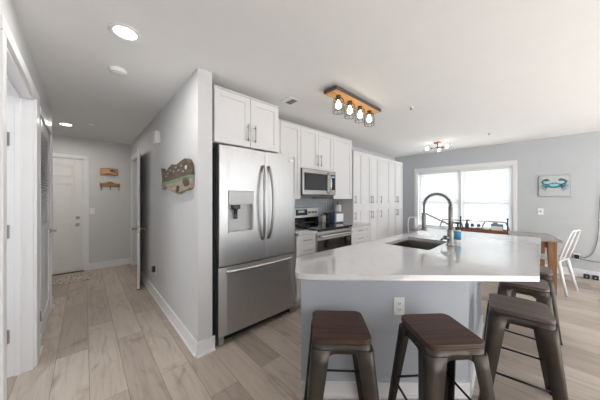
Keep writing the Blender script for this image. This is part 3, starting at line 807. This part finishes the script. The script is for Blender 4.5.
# on the angled face of the island
fa_d = Vector((bp_[1][0]-bp_[0][0], bp_[1][1]-bp_[0][1])).normalized()
p = Vector(bp_[0])+fa_d*.650; nrm = Vector((fa_d.y, -fa_d.x))
wall_plate('electrical_outlet', 'white duplex outlet on the angled face of the island', 'outlet', (p.x+nrm.x*.001, p.y+nrm.y*.001, .60), math.atan2(fa_d.y, fa_d.x), 'outlet')
wall_plate('wall_jack', 'white jack plate on the dining wall below the crab picture', 'wall jack', (XR-.001, .045, 1.075), -PI/2, 'jack')
wall_plate('light_switch', 'white light switch on the hall end wall beside the entry door', 'light switch', (.10, YF-.001, 1.08), 0, 'switch')
wo = wall_plate('electrical_outlet', 'white outlet with black plug low on the dining wall', 'outlet', (XR-.001, -.375, .33), -PI/2, 'outlet')
wp = wall_plate('electrical_outlet', 'white outlet with small plug-in low on the hall partition', 'outlet', (XP-.001, 3.49, .36), -PI/2, 'outlet')

# ================================================================== STOOLS
def make_stool(label, loc, rot, woodmat):
    t = thing('bar_stool', label, 'stool', (*loc, 0), rot, 'metal stools with wooden seats around the island')
    Zs = .612; hs = .150
    b = MB(); b.prism([(x, y, Zs-.024) for x, y in rrect(-hs, hs, -hs, hs, .042, 6)], (0, 0, .024))
    b.build('seat', woodmat, t, bevel=.004)
    # pressed steel skirt with an arched lower edge on each side
    zt = Zs-.0245; b = MB(); bm = b.bm
    n = 14
    def outline(z, grow, r): return rrect(-hs+.004-grow, hs-.004+grow, -hs+.004-grow, hs-.004+grow, r, 6)
    top = outline(zt, 0, .040)
    # resample every side so the lower edge can arch
    def ringpts(h, r, cnt=80):
        pts = rrect(-h, h, -h, h, r, 8); L = [0]
        P2 = [Vector(p) for p in pts]+[Vector(pts[0])]
        for a, c2 in zip(P2, P2[1:]): L.append(L[-1]+(c2-a).length)
        out = []
        for i in range(cnt):
            s = L[-1]*i/cnt
            for k2 in range(len(P2)-1):
                if s <= L[k2+1]+1e-9: out.append(P2[k2].lerp(P2[k2+1], (s-L[k2])/max(1e-9, L[k2+1]-L[k2]))); break
        return out
    A = ringpts(hs-.004, .040); 
    va = []; vb = []
    for p in A:
        m = min(abs(p.x), abs(p.y))/(hs-.004)         # 0 mid-side, ~1 at corners
        drop = .048+.044*min(1, max(0, (m-.28)/.30))**2
        g = drop*.115
        k2 = 1+g/(hs)
        va.append(bm.verts.new((p.x, p.y, zt))); vb.append(bm.verts.new((p.x*k2, p.y*k2, zt-drop)))
    for i in range(len(A)):
        j = (i+1) % len(A); f = bm.faces.new((va[i], va[j], vb[j], vb[i])); f.smooth = True
    bm.faces.new(va)
    ap = b.build('apron', M['gunmetal'], t); so = ap.modifiers.new('gauge', 'SOLIDIFY'); so.thickness = .003; so.offset = -1
    # flared legs: folded sheet, wide at the top and narrow at the foot
    for sx in (-1, 1):
        for sy in (-1, 1):
            b = MB(); rings = []
            for i in range(9):
                u = i/8; z = zt-.030-(zt-.030)*u
                c_ = hs-.003+(.030+.555*.0)*0 + (.050*u+.008)        # outer corner
                w = .090-.038*u                    # flange width
                r = .030*(1-u)+.012*u
                ring = []
                path = [(c_-w, c_)]
                for k2 in range(7):
                    a = PI/2-PI/2*k2/6; path.append((c_-r+r*math.cos(a), c_-r+r*math.sin(a)))
                path.append((c_, c_-w))
                th_ = .005
                inner = [(c_-th_, c_-w)]
                for k2 in range(7):
                    a = PI/2*k2/6; rr = max(.002, r-th_); inner.append((c_-r+rr*math.cos(a), c_-r+rr*math.sin(a)))
                inner.append((c_-w, c_-th_))
                for x, y in path+inner: ring.append(b.bm.verts.new((sx*x, sy*y, z)))
                rings.append(ring)
            for R1, R2 in zip(rings, rings[1:]):
                k2 = len(R1)
                for j in range(k2):
                    f = b.bm.faces.new((R1[j], R1[(j+1) % k2], R2[(j+1) % k2], R2[j])); f.smooth = (j < 8)
            b.bm.faces.new(rings[0]); b.bm.faces.new(rings[-1])
            lg = b.build('leg', M['gunmetal'], t)
            c2 = hs-.003+.058
            MB().box(min(sx*(c2-.042), sx*(c2+.002)), max(sx*(c2-.042), sx*(c2+.002)), min(sy*(c2-.042), sy*(c2+.002)), max(sy*(c2-.042), sy*(c2+.002)), 0, .012, .003).build('foot_cap', M['black'], lg)
    zb = .215; cb = hs+.036-.012
    for p, q in (((-cb, -cb), (cb, -cb)), ((cb, -cb), (cb, cb)), ((cb, cb), (-cb, cb)), ((-cb, cb), (-cb, -cb))):
        MB().cyl((*p, zb), (*q, zb), .0065, n=10).build('stretcher', M['black'], t)
    return t
S0 = make_stool('dark walnut stool at the island angle, on the refrigerator side', (1.045, .790), -.80, M['walnut'])
def stool(label, loc, rot, grey):
    t = copy_tree(S0); t.location = (*loc, 0); t.rotation_euler = (0, 0, rot); t['label'] = label
    if grey:  # seat takes the colour with the window reflection painted in
        for ch in t.children:
            if ch.name.split('.')[0] == 'seat':
                ch.data = ch.data.copy(); ch.data.materials[0] = M['walnut_sheen']
    return t
stool('dark walnut stool in front of the outlet on the island', (1.408, .394), -.69, False)
stool('dark walnut stool on the long side of the island, closest to the camera', (2.082, .116), .14+PI/2, True)
stool('dark stool on the long side of the island, middle of three there', (2.735, .125), .06+PI/2, True)
stool('dark stool on the long side of the island, nearest the dining table', (3.31, .10), .03+PI/2, True)

# ================================================================== DINING
tb = thing('dining_table', 'taupe-topped dining table with honey oak legs by the window', 'table', (4.90, .815, 0), math.radians(9))
TL, TW = .93, .42
MB().box(-TW, TW, -TL, TL, .718, .750, .004).build('tabletop', M['tabletop'], tb)
b = MB(); b.box(-TW+.06, TW-.06, -TL+.08, -TL+.10, .63, .718); b.box(-TW+.06, TW-.06, TL-.10, TL-.08, .63, .718); b.box(-TW+.06, -TW+.08, -TL+.1, TL-.1, .63, .718); b.box(TW-.08, TW-.06, -TL+.1, TL-.1, .63, .718)
b.build('apron', M['oak'], tb)
for sx in (-1, 1):
    for sy in (-1, 1):
        cx, cy = sx*(TW-.07), sy*(TL-.09); b = MB()
        A = [b.bm.verts.new((cx+u*.045, cy+v*.045, .718)) for u, v in ((-1, -1), (1, -1), (1, 1), (-1, 1))]
        B = [b.bm.verts.new((cx+sx*.012+u*.030, cy+sy*.012+v*.030, 0)) for u, v in ((-1, -1), (1, -1), (1, 1), (-1, 1))]
        for i in range(4): b.bm.faces.new((A[i], A[(i+1) % 4], B[(i+1) % 4], B[i]))
        b.bm.faces.new(A); b.bm.faces.new(B); b.build('leg', M['oak'], tb, bevel=.003)

def make_chair(label, loc, rot, mat):
    """stamped metal side chair; local +Y is the way it faces"""
    t = thing('metal_chair', label, 'chair', (*loc, 0), rot, 'metal chairs around the dining table')
    b = MB(); b.prism([(x, y, .438) for x, y in rrect(-.19, .19, -.18, .19, .05, 6)], (0, 0, .016)); b.build('seat', mat, t, bevel=.004)
    for sx in (-1, 1):
        for sy, fy_ in ((1, .215), (-1, -.245)):
            b = MB(); b.tube([(sx*.165, sy*.155, .44), (sx*.185, (sy*.155+fy_)/2, .22), (sx*.205, fy_, .0)], [.026, .018, .013], 10); b.build('leg', mat, t)
    pts = []
    for i in range(29):
        u = i/28; a = PI*u
        x = -.235*math.cos(a) if True else 0
        z = .45+.42*min(1, math.sin(a)*1.25)**.75
        y = -.165-.115*min(1, (z-.45)/.42)
        pts.append((x*(.80+.2*(z-.45)/.42), y, z))
    MB().tube(pts, .011, 10).build('back_frame', mat, t)
    b = MB()
    A = []; 
    for i in range(7):
        u = i/6; z = .45+.405*u; y = -.168-.112*u; w = .022+.014*u
        A.append([b.bm.verts.new((-w, y, z)), b.bm.verts.new((w, y, z)), b.bm.verts.new((w, y+.004, z)), b.bm.verts.new((-w, y+.004, z))])
    for R1, R2 in zip(A, A[1:]):
        for j in range(4): b.bm.faces.new((R1[j], R1[(j+1) % 4], R2[(j+1) % 4], R2[j]))
    b.bm.faces.new(A[0]); b.bm.faces.new(A[-1]); b.build('back_splat', mat, t)
    return t
C0 = make_chair('white metal chair at the table end by the dining wall outlet', (4.98, -.03), -.28, M['white_metal'])
def chair(label, loc, rot, mat=None):
    t = copy_tree(C0); t.location = (*loc, 0); t.rotation_euler = (0, 0, rot); t['label'] = label
    if mat:
        for ch in t.children: ch.data = ch.data.copy(); ch.data.materials[0] = mat
    return t
chair('white metal chair at the table corner between the pantry and window', (5.42, 1.86), 2.3)
chair('white metal chair in backlit grey on the window side of the table, behind the tray', (5.36, .60), PI/2+.12, M['grey_and_backlit_metal'])
chair('white metal chair in backlit grey on the window side of the table, behind the faucet', (5.24, 1.28), PI/2+.12, M['grey_and_backlit_metal'])

# tray and what it holds
ty = thing('tray', 'long wooden tray with dark posts on the dining table', 'tray', (4.83, .70, .7505), math.radians(3))
b = MB(); b.box(-.10, .10, -.30, .30, 0, .014, .003); b.box(-.10, -.088, -.30, .30, .014, .055, .003); b.box(.088, .10, -.30, .30, .014, .055, .003); b.box(-.10, .10, -.30, -.288, .014, .055, .003); b.box(-.10, .10, .288, .30, .014, .055, .003)
b.build('box', M['traywood'], ty)
for y in (-.306, .306):
    b = MB(); b.box(-.012, .012, y-.008, y+.008, 0, .225, .003); b.lathe([(.010, .222), (.015, .235), (.010, .25), (0, .252)], (0, y, 0), 12); b.build('post', M['dark_plastic'], ty)
MB().cyl((0, -.306, .18), (0, .306, .18), .005, n=8).build('handle', M['grey_and_backlit_metal'], ty)
for x, y, lb_ in ((4.80, .835, 'navy and white shaker in the tray, nearer the faucet'), (4.83, .755, 'navy and white shaker in the tray, nearer the napkins')):
    s = thing('shaker', lb_, 'shaker', (x, y, .7655), 0, 'salt and pepper shakers in the tray')
    MB().lathe([(.022, 0), (.024, .01), (.022, .075), (0, .076)]).build('body', M['plastic_white'], s)
    MB().lathe([(.0245, .015), (.0235, .05), (.0225, .05), (.0225, .015)]).build('band', M['navy'], s)
    MB().lathe([(.023, .074), (.024, .10), (.016, .118), (0, .12)]).build('cap', M['navy'], s)
nk = thing('napkin_holder', 'stack of blue-grey napkins standing in the tray', 'napkins', (4.83, .52, .7655))
MB().box(-.02, .02, -.075, .075, .004, .135, .004).build('napkins', M['fabric_blue'], nk)
b = MB(); b.box(-.028, -.024, -.07, .07, 0, .10, .001); b.box(.024, .028, -.07, .07, 0, .10, .001); b.box(-.028, .028, -.07, .07, 0, .004); b.build('holder', M['plastic_white'], nk)
tag(MB().lathe([(.03, 0), (.048, .045), (.052, .07), (.049, .07), (.045, .045), (.028, .005), (0, .005)], n=24).build('bowl', M['plastic_white'], loc=(4.82, .66, .7655)), 'small white bowl in the tray between shakers and napkins', 'bowl')
bt = thing('pump_bottle', 'dark topped bottle in the tray end near the faucet', 'bottle', (4.87, .925, .7655))
MB().lathe([(.026, 0), (.028, .008), (.028, .10), (.012, .125), (.012, .14), (0, .14)]).build('bottle', M['navy'], bt)
b = MB(); b.cyl((0, 0, .138), (0, 0, .165), .013, n=12); b.box(-.01, .01, -.04, .012, .165, .178, .003); b.build('cap', M['dark_plastic'], bt)

# ---- crab picture
pc = thing('wall_picture', 'whitewashed wooden picture of a teal crab on the dining wall', 'picture', (XR-.001, -.118, 1.535), -PI/2)
MB().box(-.184, .184, -.028, -.001, -.180, .180, .002).build('panel', M['canvas'], pc)
b = MB()
for x0, x1, z0, z1 in ((-.187, -.184, -.183, .183), (.184, .187, -.183, .183), (-.187, .187, -.183, -.180), (-.187, .187, .180, .183)): b.box(x0, x1, -.029, -.001, z0, z1)
b.build('edge', M['canvas_edge'], pc)
b = MB()
body = []
for i in range(28):
    a = 2*PI*i/28; x = .098*math.cos(a); z = .045*math.sin(a)
    if math.sin(a) < 0: x *= .85
    body.append((x, -.0285, z+.005))
b.prism(body, (0, -.004, 0))
def limb(pts, rad): b.tube([(x, -.030, z) for x, z in pts], rad, 6)
for s in (-1, 1):
    limb([(s*.08, .02), (s*.13, .035), (s*.145, .075), (s*.115, .10)], [.012, .012, .014, .012]); limb([(s*.115, .10), (s*.08, .115), (s*.045, .10)], [.020, .014, .003]); limb([(s*.11, .098), (s*.075, .092), (s*.05, .088)], [.010, .008, .002])
    for k2, (x1, z1, x2, z2) in enumerate(((.13, -.005, .165, -.045), (.12, -.03, .145, -.075), (.10, -.045, .115, -.095), (.14, .015, .172, -.012))):
        limb([(s*.075, -.015), (s*x1, z1), (s*x2, z2)], [.008, .007, .002])
    limb([(s*.02, .045), (s*.024, .062)], [.004, .006])
b.build('crab_figure', M['teal'], pc)
b = MB(); b.prism([(x*.62, -.0326, (z-.005)*.55+.012) for x, _, z in body], (0, -.0012, 0)); b.build('crab_shell_highlight', M['teal_light'], pc)

# ---- power adapters and cords on the dining wall
pl = tag(MB().box(-.055, -.009, -.025, .025, -.035, .03, .004).build('plug_adapter', M['black'], loc=(XR-.001, -.375, .335)), 'black plug adapter in the low dining wall outlet', 'adapter')
def cord(label, pts):
    cpts = []
    P3 = [Vector(p) for p in pts]
    for i in range(len(P3)-1):
        a = P3[max(0, i-1)]; p0, p1 = P3[i], P3[i+1]; d2 = P3[min(len(P3)-1, i+2)]
        for k2 in range(8):
            t = k2/8; cpts.append(.5*((2*p0)+(-a+p1)*t+(2*a-5*p0+4*p1-d2)*t*t+(-a+3*p0-3*p1+d2)*t**3))
    cpts.append(P3[-1])
    return tag(MB().tube(cpts, .004, 8).build('power_cord', M['cord']), label, 'cord', 'cords on the dining wall')
cord('grey cord rising from the plug adapter up the dining wall', [(XR-.03, -.40, .345), (XR-.02, -.47, .335), (XR-.02, -.54, .42), (XR-.02, -.585, .62), (XR-.02, -.60, .9), (XR-.02, -.61, 1.25), (XR-.02, -.64, 1.6)])
cord('grey cord running level along the wall from the plug adapter', [(XR-.03, -.40, .315), (XR-.02, -.52, .285), (XR-.02, -.8, .28), (XR-.02, -1.2, .28)])
for y, lb_ in ((-.475, 'black adapter block at the baseboard, nearer the chair'), (-.565, 'black adapter block at the baseboard, farther from the chair')):
    a = thing('charger_block', lb_, 'adapter', (XR-.06, y, 0), 0, 'black adapters at the dining wall baseboard')
    MB().box(-.028, .022, -.032, .032, 0, .068, .005).build('block', M['black'], a)
    MB().box(-.030, -.0275, -.012, .012, .022, .044, .0005).build('face_label', M['plastic_grey'], a)

# ================================================================== HALL THINGS
fs = [(3.03, 1.662), (2.94, 1.60), (2.85, 1.580), (2.715, 1.632), (2.566, 1.662), (2.398, 1.64), (2.275, 1.658), (2.135, 1.670), (2.085, 1.659), (2.02, 1.602), (2.008, 1.53), (2.012, 1.468), (2.023, 1.402), (2.12, 1.385), (2.217, 1.385), (2.398, 1.352), (2.566, 1.379), (2.76, 1.425), (2.86, 1.468), (2.96, 1.425), (3.01, 1.41), (2.975, 1.53)]
fs = [(2.525+(y-2.525)*.95, 1.52+(z-1.52)*.97) for y, z in fs]
fi = thing('fish_wall_hanging', 'painted wooden fish wall hanging on the hall side of the partition', 'wall decor', (XP-.001, 2.52, 1.52))
def FP(y, z): return (-.045, y-2.52, z-1.52)
def cutpoly(poly, f):
    out = []
    for i in range(len(poly)):
        a, b2 = poly[i], poly[(i+1) % len(poly)]; fa_, fb = f(a), f(b2)
        if fa_ >= 0: out.append(a)
        if (fa_ >= 0) != (fb >= 0):
            t = fa_/(fa_-fb); out.append((a[0]+(b2[0]-a[0])*t, a[1]+(b2[1]-a[1])*t))
    return out
l1 = lambda p: p[1]-(1.515-.030*(p[0]-2.0))     # above the stripe
l2 = lambda p: p[1]-(1.482-.030*(p[0]-2.0))
MB().prism([FP(*p) for p in cutpoly(fs, l1)], (.044, 0, 0)).build('back_boards', M['fish_dark'], fi)
MB().prism([FP(*p) for p in cutpoly(cutpoly(fs, lambda p: -l1(p)), l2)], (.042, 0, 0)).build('side_stripe', M['fish_green'], fi)
MB().prism([FP(*p) for p in cutpoly(fs, lambda p: -l2(p))], (.044, 0, 0)).build('belly_boards', M['fish_tan'], fi)
b = MB(); b.prism([(-.052, y-2.52, z-1.52) for y, z in ((2.20, 1.455), (2.16, 1.50), (2.05, 1.485), (2.03, 1.43), (2.12, 1.415))], (.007, 0, 0)); b.prism([(-.052, y-2.52, z-1.52) for y, z in ((2.36, 1.44), (2.30, 1.43), (2.34, 1.37), (2.42, 1.375))], (.007, 0, 0)); b.build('fins', M['fish_dark'], fi)
b = MB(); b.lathe([(.018, 0), (.016, -.008), (0, -.010)], (-.045, -.41, .062), 14, 'X'); b.build('eye', M['paper'], fi)
for y, z in ((2.7, 1.575), (2.62, 1.60), (2.5, 1.58), (2.42, 1.61), (2.33, 1.575), (2.25, 1.61), (2.78, 1.55), (2.2, 1.555)): MB().box(-.047, -.0448, y-2.52-.022, y-2.52+.022, z-1.52-.008, z-1.52+.008).build('painted_fleck', M['plastic_grey'], fi)

ch = thing('door_chime', 'small white chime box high on the hall partition', 'door chime', (XP-.001, 3.30, 2.07))
MB().box(-.055, 0, -.06, .06, -.075, .075, .004).build('cover', M['plastic_white'], ch)
b = MB()
for i in range(6): b.box(-.0565, -.055, -.045, .045, -.05+.018*i, -.045+.018*i)
b.build('grille', M['plastic_grey'], ch)
ng = thing('plug_in', 'dark plug-in device in the hall partition outlet', 'plug-in', (XP-.009, 3.49, .385))
MB().box(-.038, -.001, -.022, .022, -.03, .045, .006).build('body', M['dark_plastic'], ng)
MB().box(-.041, -.038, -.015, .015, .0, .036, .002).build('cover', M['plastic_grey'], ng)

sg = thing('wall_sign', 'small painted wooden sign above the key rack on the hall end wall', 'sign', (.345, YF-.001, 1.818))
MB().box(-.135, .135, -.020, 0, -.066, .066, .02, 3).build('board', M['sign_wood'], sg)
b = MB(); b.prism([(x, -.021, z) for x, z in ((.0, .035), (.05, .045), (.10, .02), (.105, -.02), (.06, .0), (.02, -.005))], (0, -.003, 0)); b.prism([(x, -.021, z) for x, z in ((-.10, -.04), (-.02, -.05), (.08, -.04), (.06, -.03), (-.06, -.03))], (0, -.003, 0)); b.build('painted_motif', M['fish_dark'], sg)
kr = thing('key_rack', 'carved wooden rack with three hooks on the hall end wall', 'rack', (.358, YF-.001, 1.56))
b = MB(); b.prism([(x, -.018, z) for x, z in ((-.15, -.03), (.15, -.03), (.15, .055), (.13, .035), (.06, .045), (.03, .068), (0, .075), (-.03, .068), (-.06, .045), (-.13, .035), (-.15, .055))], (0, .017, 0)); b.build('board', M['rack_wood'], kr)
for x in (-.13, 0, .13):
    MB().tube([(x, -.018, -.0), (x, -.035, -.03), (x, -.040, -.07), (x, -.055, -.088), (x, -.068, -.07)], .006, 8).build('hook', M['bronze'], kr)
tag(MB().box(-.80, .168, 5.02, 5.60, 0, .010, .004).build('rug', M['rug']), 'mottled beige rug in front of the entry door', 'rug')

# ================================================================== CEILING THINGS
def downlight(label, loc, power):
    t = thing('recessed_light', label, 'ceiling light', loc, 0, 'recessed ceiling lights')
    MB().lathe([(.062, -.001), (.088, -.001), (.090, -.006), (.084, -.010), (.066, -.008), (.062, -.004)]).build('trim_ring', M['plastic_white'], t)
    MB().lathe([(.064, -.0015), (.064, -.004), (0, -.0045)]).build('lens', M['lens'], t)
    d_ = bpy.data.lights.new('recessed_lamp', 'AREA'); d_.shape = 'DISK'; d_.size = .12; d_.energy = power; d_.color = (1, .95, .88); d_.spread = math.radians(180)
    o = bpy.data.objects.new('recessed_lamp', d_); COL.objects.link(o); o.parent = t; o.location = (0, 0, -.02)
downlight('bright recessed ceiling light nearest the camera in the hall', (.195, 1.875, H), 5)
downlight('recessed ceiling light over the entry door area', (-.20, 4.80, H), 7)
sm = thing('smoke_detector', 'round white smoke detector on the hall ceiling between the recessed lights', 'smoke detector', (.205, 2.46, H))
MB().lathe([(.062, 0), (.064, -.010), (.058, -.026), (.045, -.034), (0, -.035)]).build('cover', M['plastic_white'], sm)
MB().lathe([(.050, -.0255), (.0515, -.0275), (.046, -.0345), (.044, -.0335)]).build('vent_ring', M['plastic_grey'], sm)
sd = thing('ceiling_sensor', 'small round sensor on the ceiling near the entry', 'sensor', (.075, 4.55, H))
MB().lathe([(.035, 0), (.036, -.012), (.02, -.02), (0, -.02)]).build('cover', M['plastic_white'], sd)
for x, y, lb_ in ((2.83, 1.085, 'small round ceiling sprinkler beyond the cage light'), (4.90, .63, 'small round ceiling sprinkler above the dining table')):
    s = thing('sprinkler', lb_, 'sprinkler', (x, y, H), 0, 'ceiling sprinklers')
    MB().lathe([(.032, 0), (.032, -.004), (.022, -.008), (0, -.008)]).build('escutcheon', M['plastic_white'], s)
    MB().lathe([(.008, -.007), (.008, -.025), (.014, -.027), (.014, -.030), (0, -.030)]).build('head', M['plastic_grey'], s)
vt = thing('ceiling_vent', 'white ceiling air vent above the refrigerator cabinet', 'vent', (1.66, 1.93, H))
b = MB(); b.box(-.075, .075, -.08, .08, -.008, 0, .003); b.build('frame', M['plastic_white'], vt)
b = MB(); b.box(-.01, .062, -.062, .062, -.0095, -.0075); b.build('grille_backing', M['plastic_grey'], vt)
b = MB()
for i in range(6): b.box(-.006+.011*i, -.003+.011*i, -.06, .06, -.014, -.009)
b.build('louvers', M['plastic_grey'], vt)

# ---- farmhouse cage light over the island aisle
cl = thing('cage_ceiling_light', 'wooden plank ceiling light with four wire cage bulbs over the kitchen aisle', 'ceiling light', (2.15, 1.412, H-.012), 0)
MB().box(-.30, .30, -.05, .05, -.012, .012).build('mounting_plate', M['fixture_edge'], cl)
MB().box(-.415, .415, -.070, .070, -.046, -.0425, .0005).build('wood_face', M['fixture_wood'], cl)
MB().box(-.43, .43, -.080, .080, -.0425, -.010, .002).build('backing', M['fixture_edge'], cl)
for i, x in enumerate((-.295, -.098, .098, .295)):
    c_ = MB(); c_.lathe([(.026, -.045), (.026, -.055), (.018, -.062), (.018, -.09), (0, -.09)], (x, 0, 0), 16); sock = c_.build('socket', M['bronze'], cl)
    MB().lathe([(.010, -.088), (.013, -.105), (.024, -.130), (.028, -.148), (.022, -.166), (.010, -.176), (0, -.178)], (x, 0, 0), 16).build('bulb', M['bulb'], sock)
    g = MB(); nb = 8
    for k2 in range(nb):
        a = 2*PI*k2/nb; ca, sa = math.cos(a), math.sin(a)
        g.tube([(x+.02*ca, sa*.02, -.066), (x+.050*ca, sa*.050, -.088), (x+.056*ca, sa*.056, -.12), (x+.056*ca, sa*.056, -.212)], .0022, 6)
    for r_, z in ((.056, -.165), (.056, -.212), (.052, -.092)):
        g.tube([(x+r_*math.cos(2*PI*k2/24), r_*math.sin(2*PI*k2/24), z) for k2 in range(24)], .0022, 6, closed=True)
    g.build('cage', M['bronze'], sock)

# ---- dining flush light with glass globes
dl = thing('globe_ceiling_light', 'copper semi-flush ceiling light with clear glass globes near the dining window', 'ceiling light', (5.0, 1.42, H))
MB().lathe([(.065, 0), (.065, -.018), (.05, -.024), (0, -.024)]).build('canopy', M['copper'], dl)
MB().cyl((0, 0, -.02), (0, 0, -.11), .012, n=12).build('stem', M['copper'], dl)
for i in range(3):
    a = 2*PI*i/3+.15; ca, sa = math.cos(a), math.sin(a)
    ar = MB(); ar.tube([(0, 0, -.095), (.07*ca, .07*sa, -.115), (.10*ca, .10*sa, -.115)], .008, 8); ar.cyl((.09*ca, .09*sa, -.115), (.125*ca, .125*sa, -.115), .018, n=14); ar = ar.build('arm', M['copper'], dl)
    c_ = (.19*ca, .19*sa, -.115)
    MB().lathe([(.012, -.03), (.024, -.012), (.027, .008), (.018, .028), (0, .034)], c_, 14).build('bulb', M['bulb_cool'], ar)
    MB().lathe([(.078*math.sin(PI*j/14), -.078*math.cos(PI*j/14)) for j in range(15)], c_, 24).build('globe', M['globe'], ar)
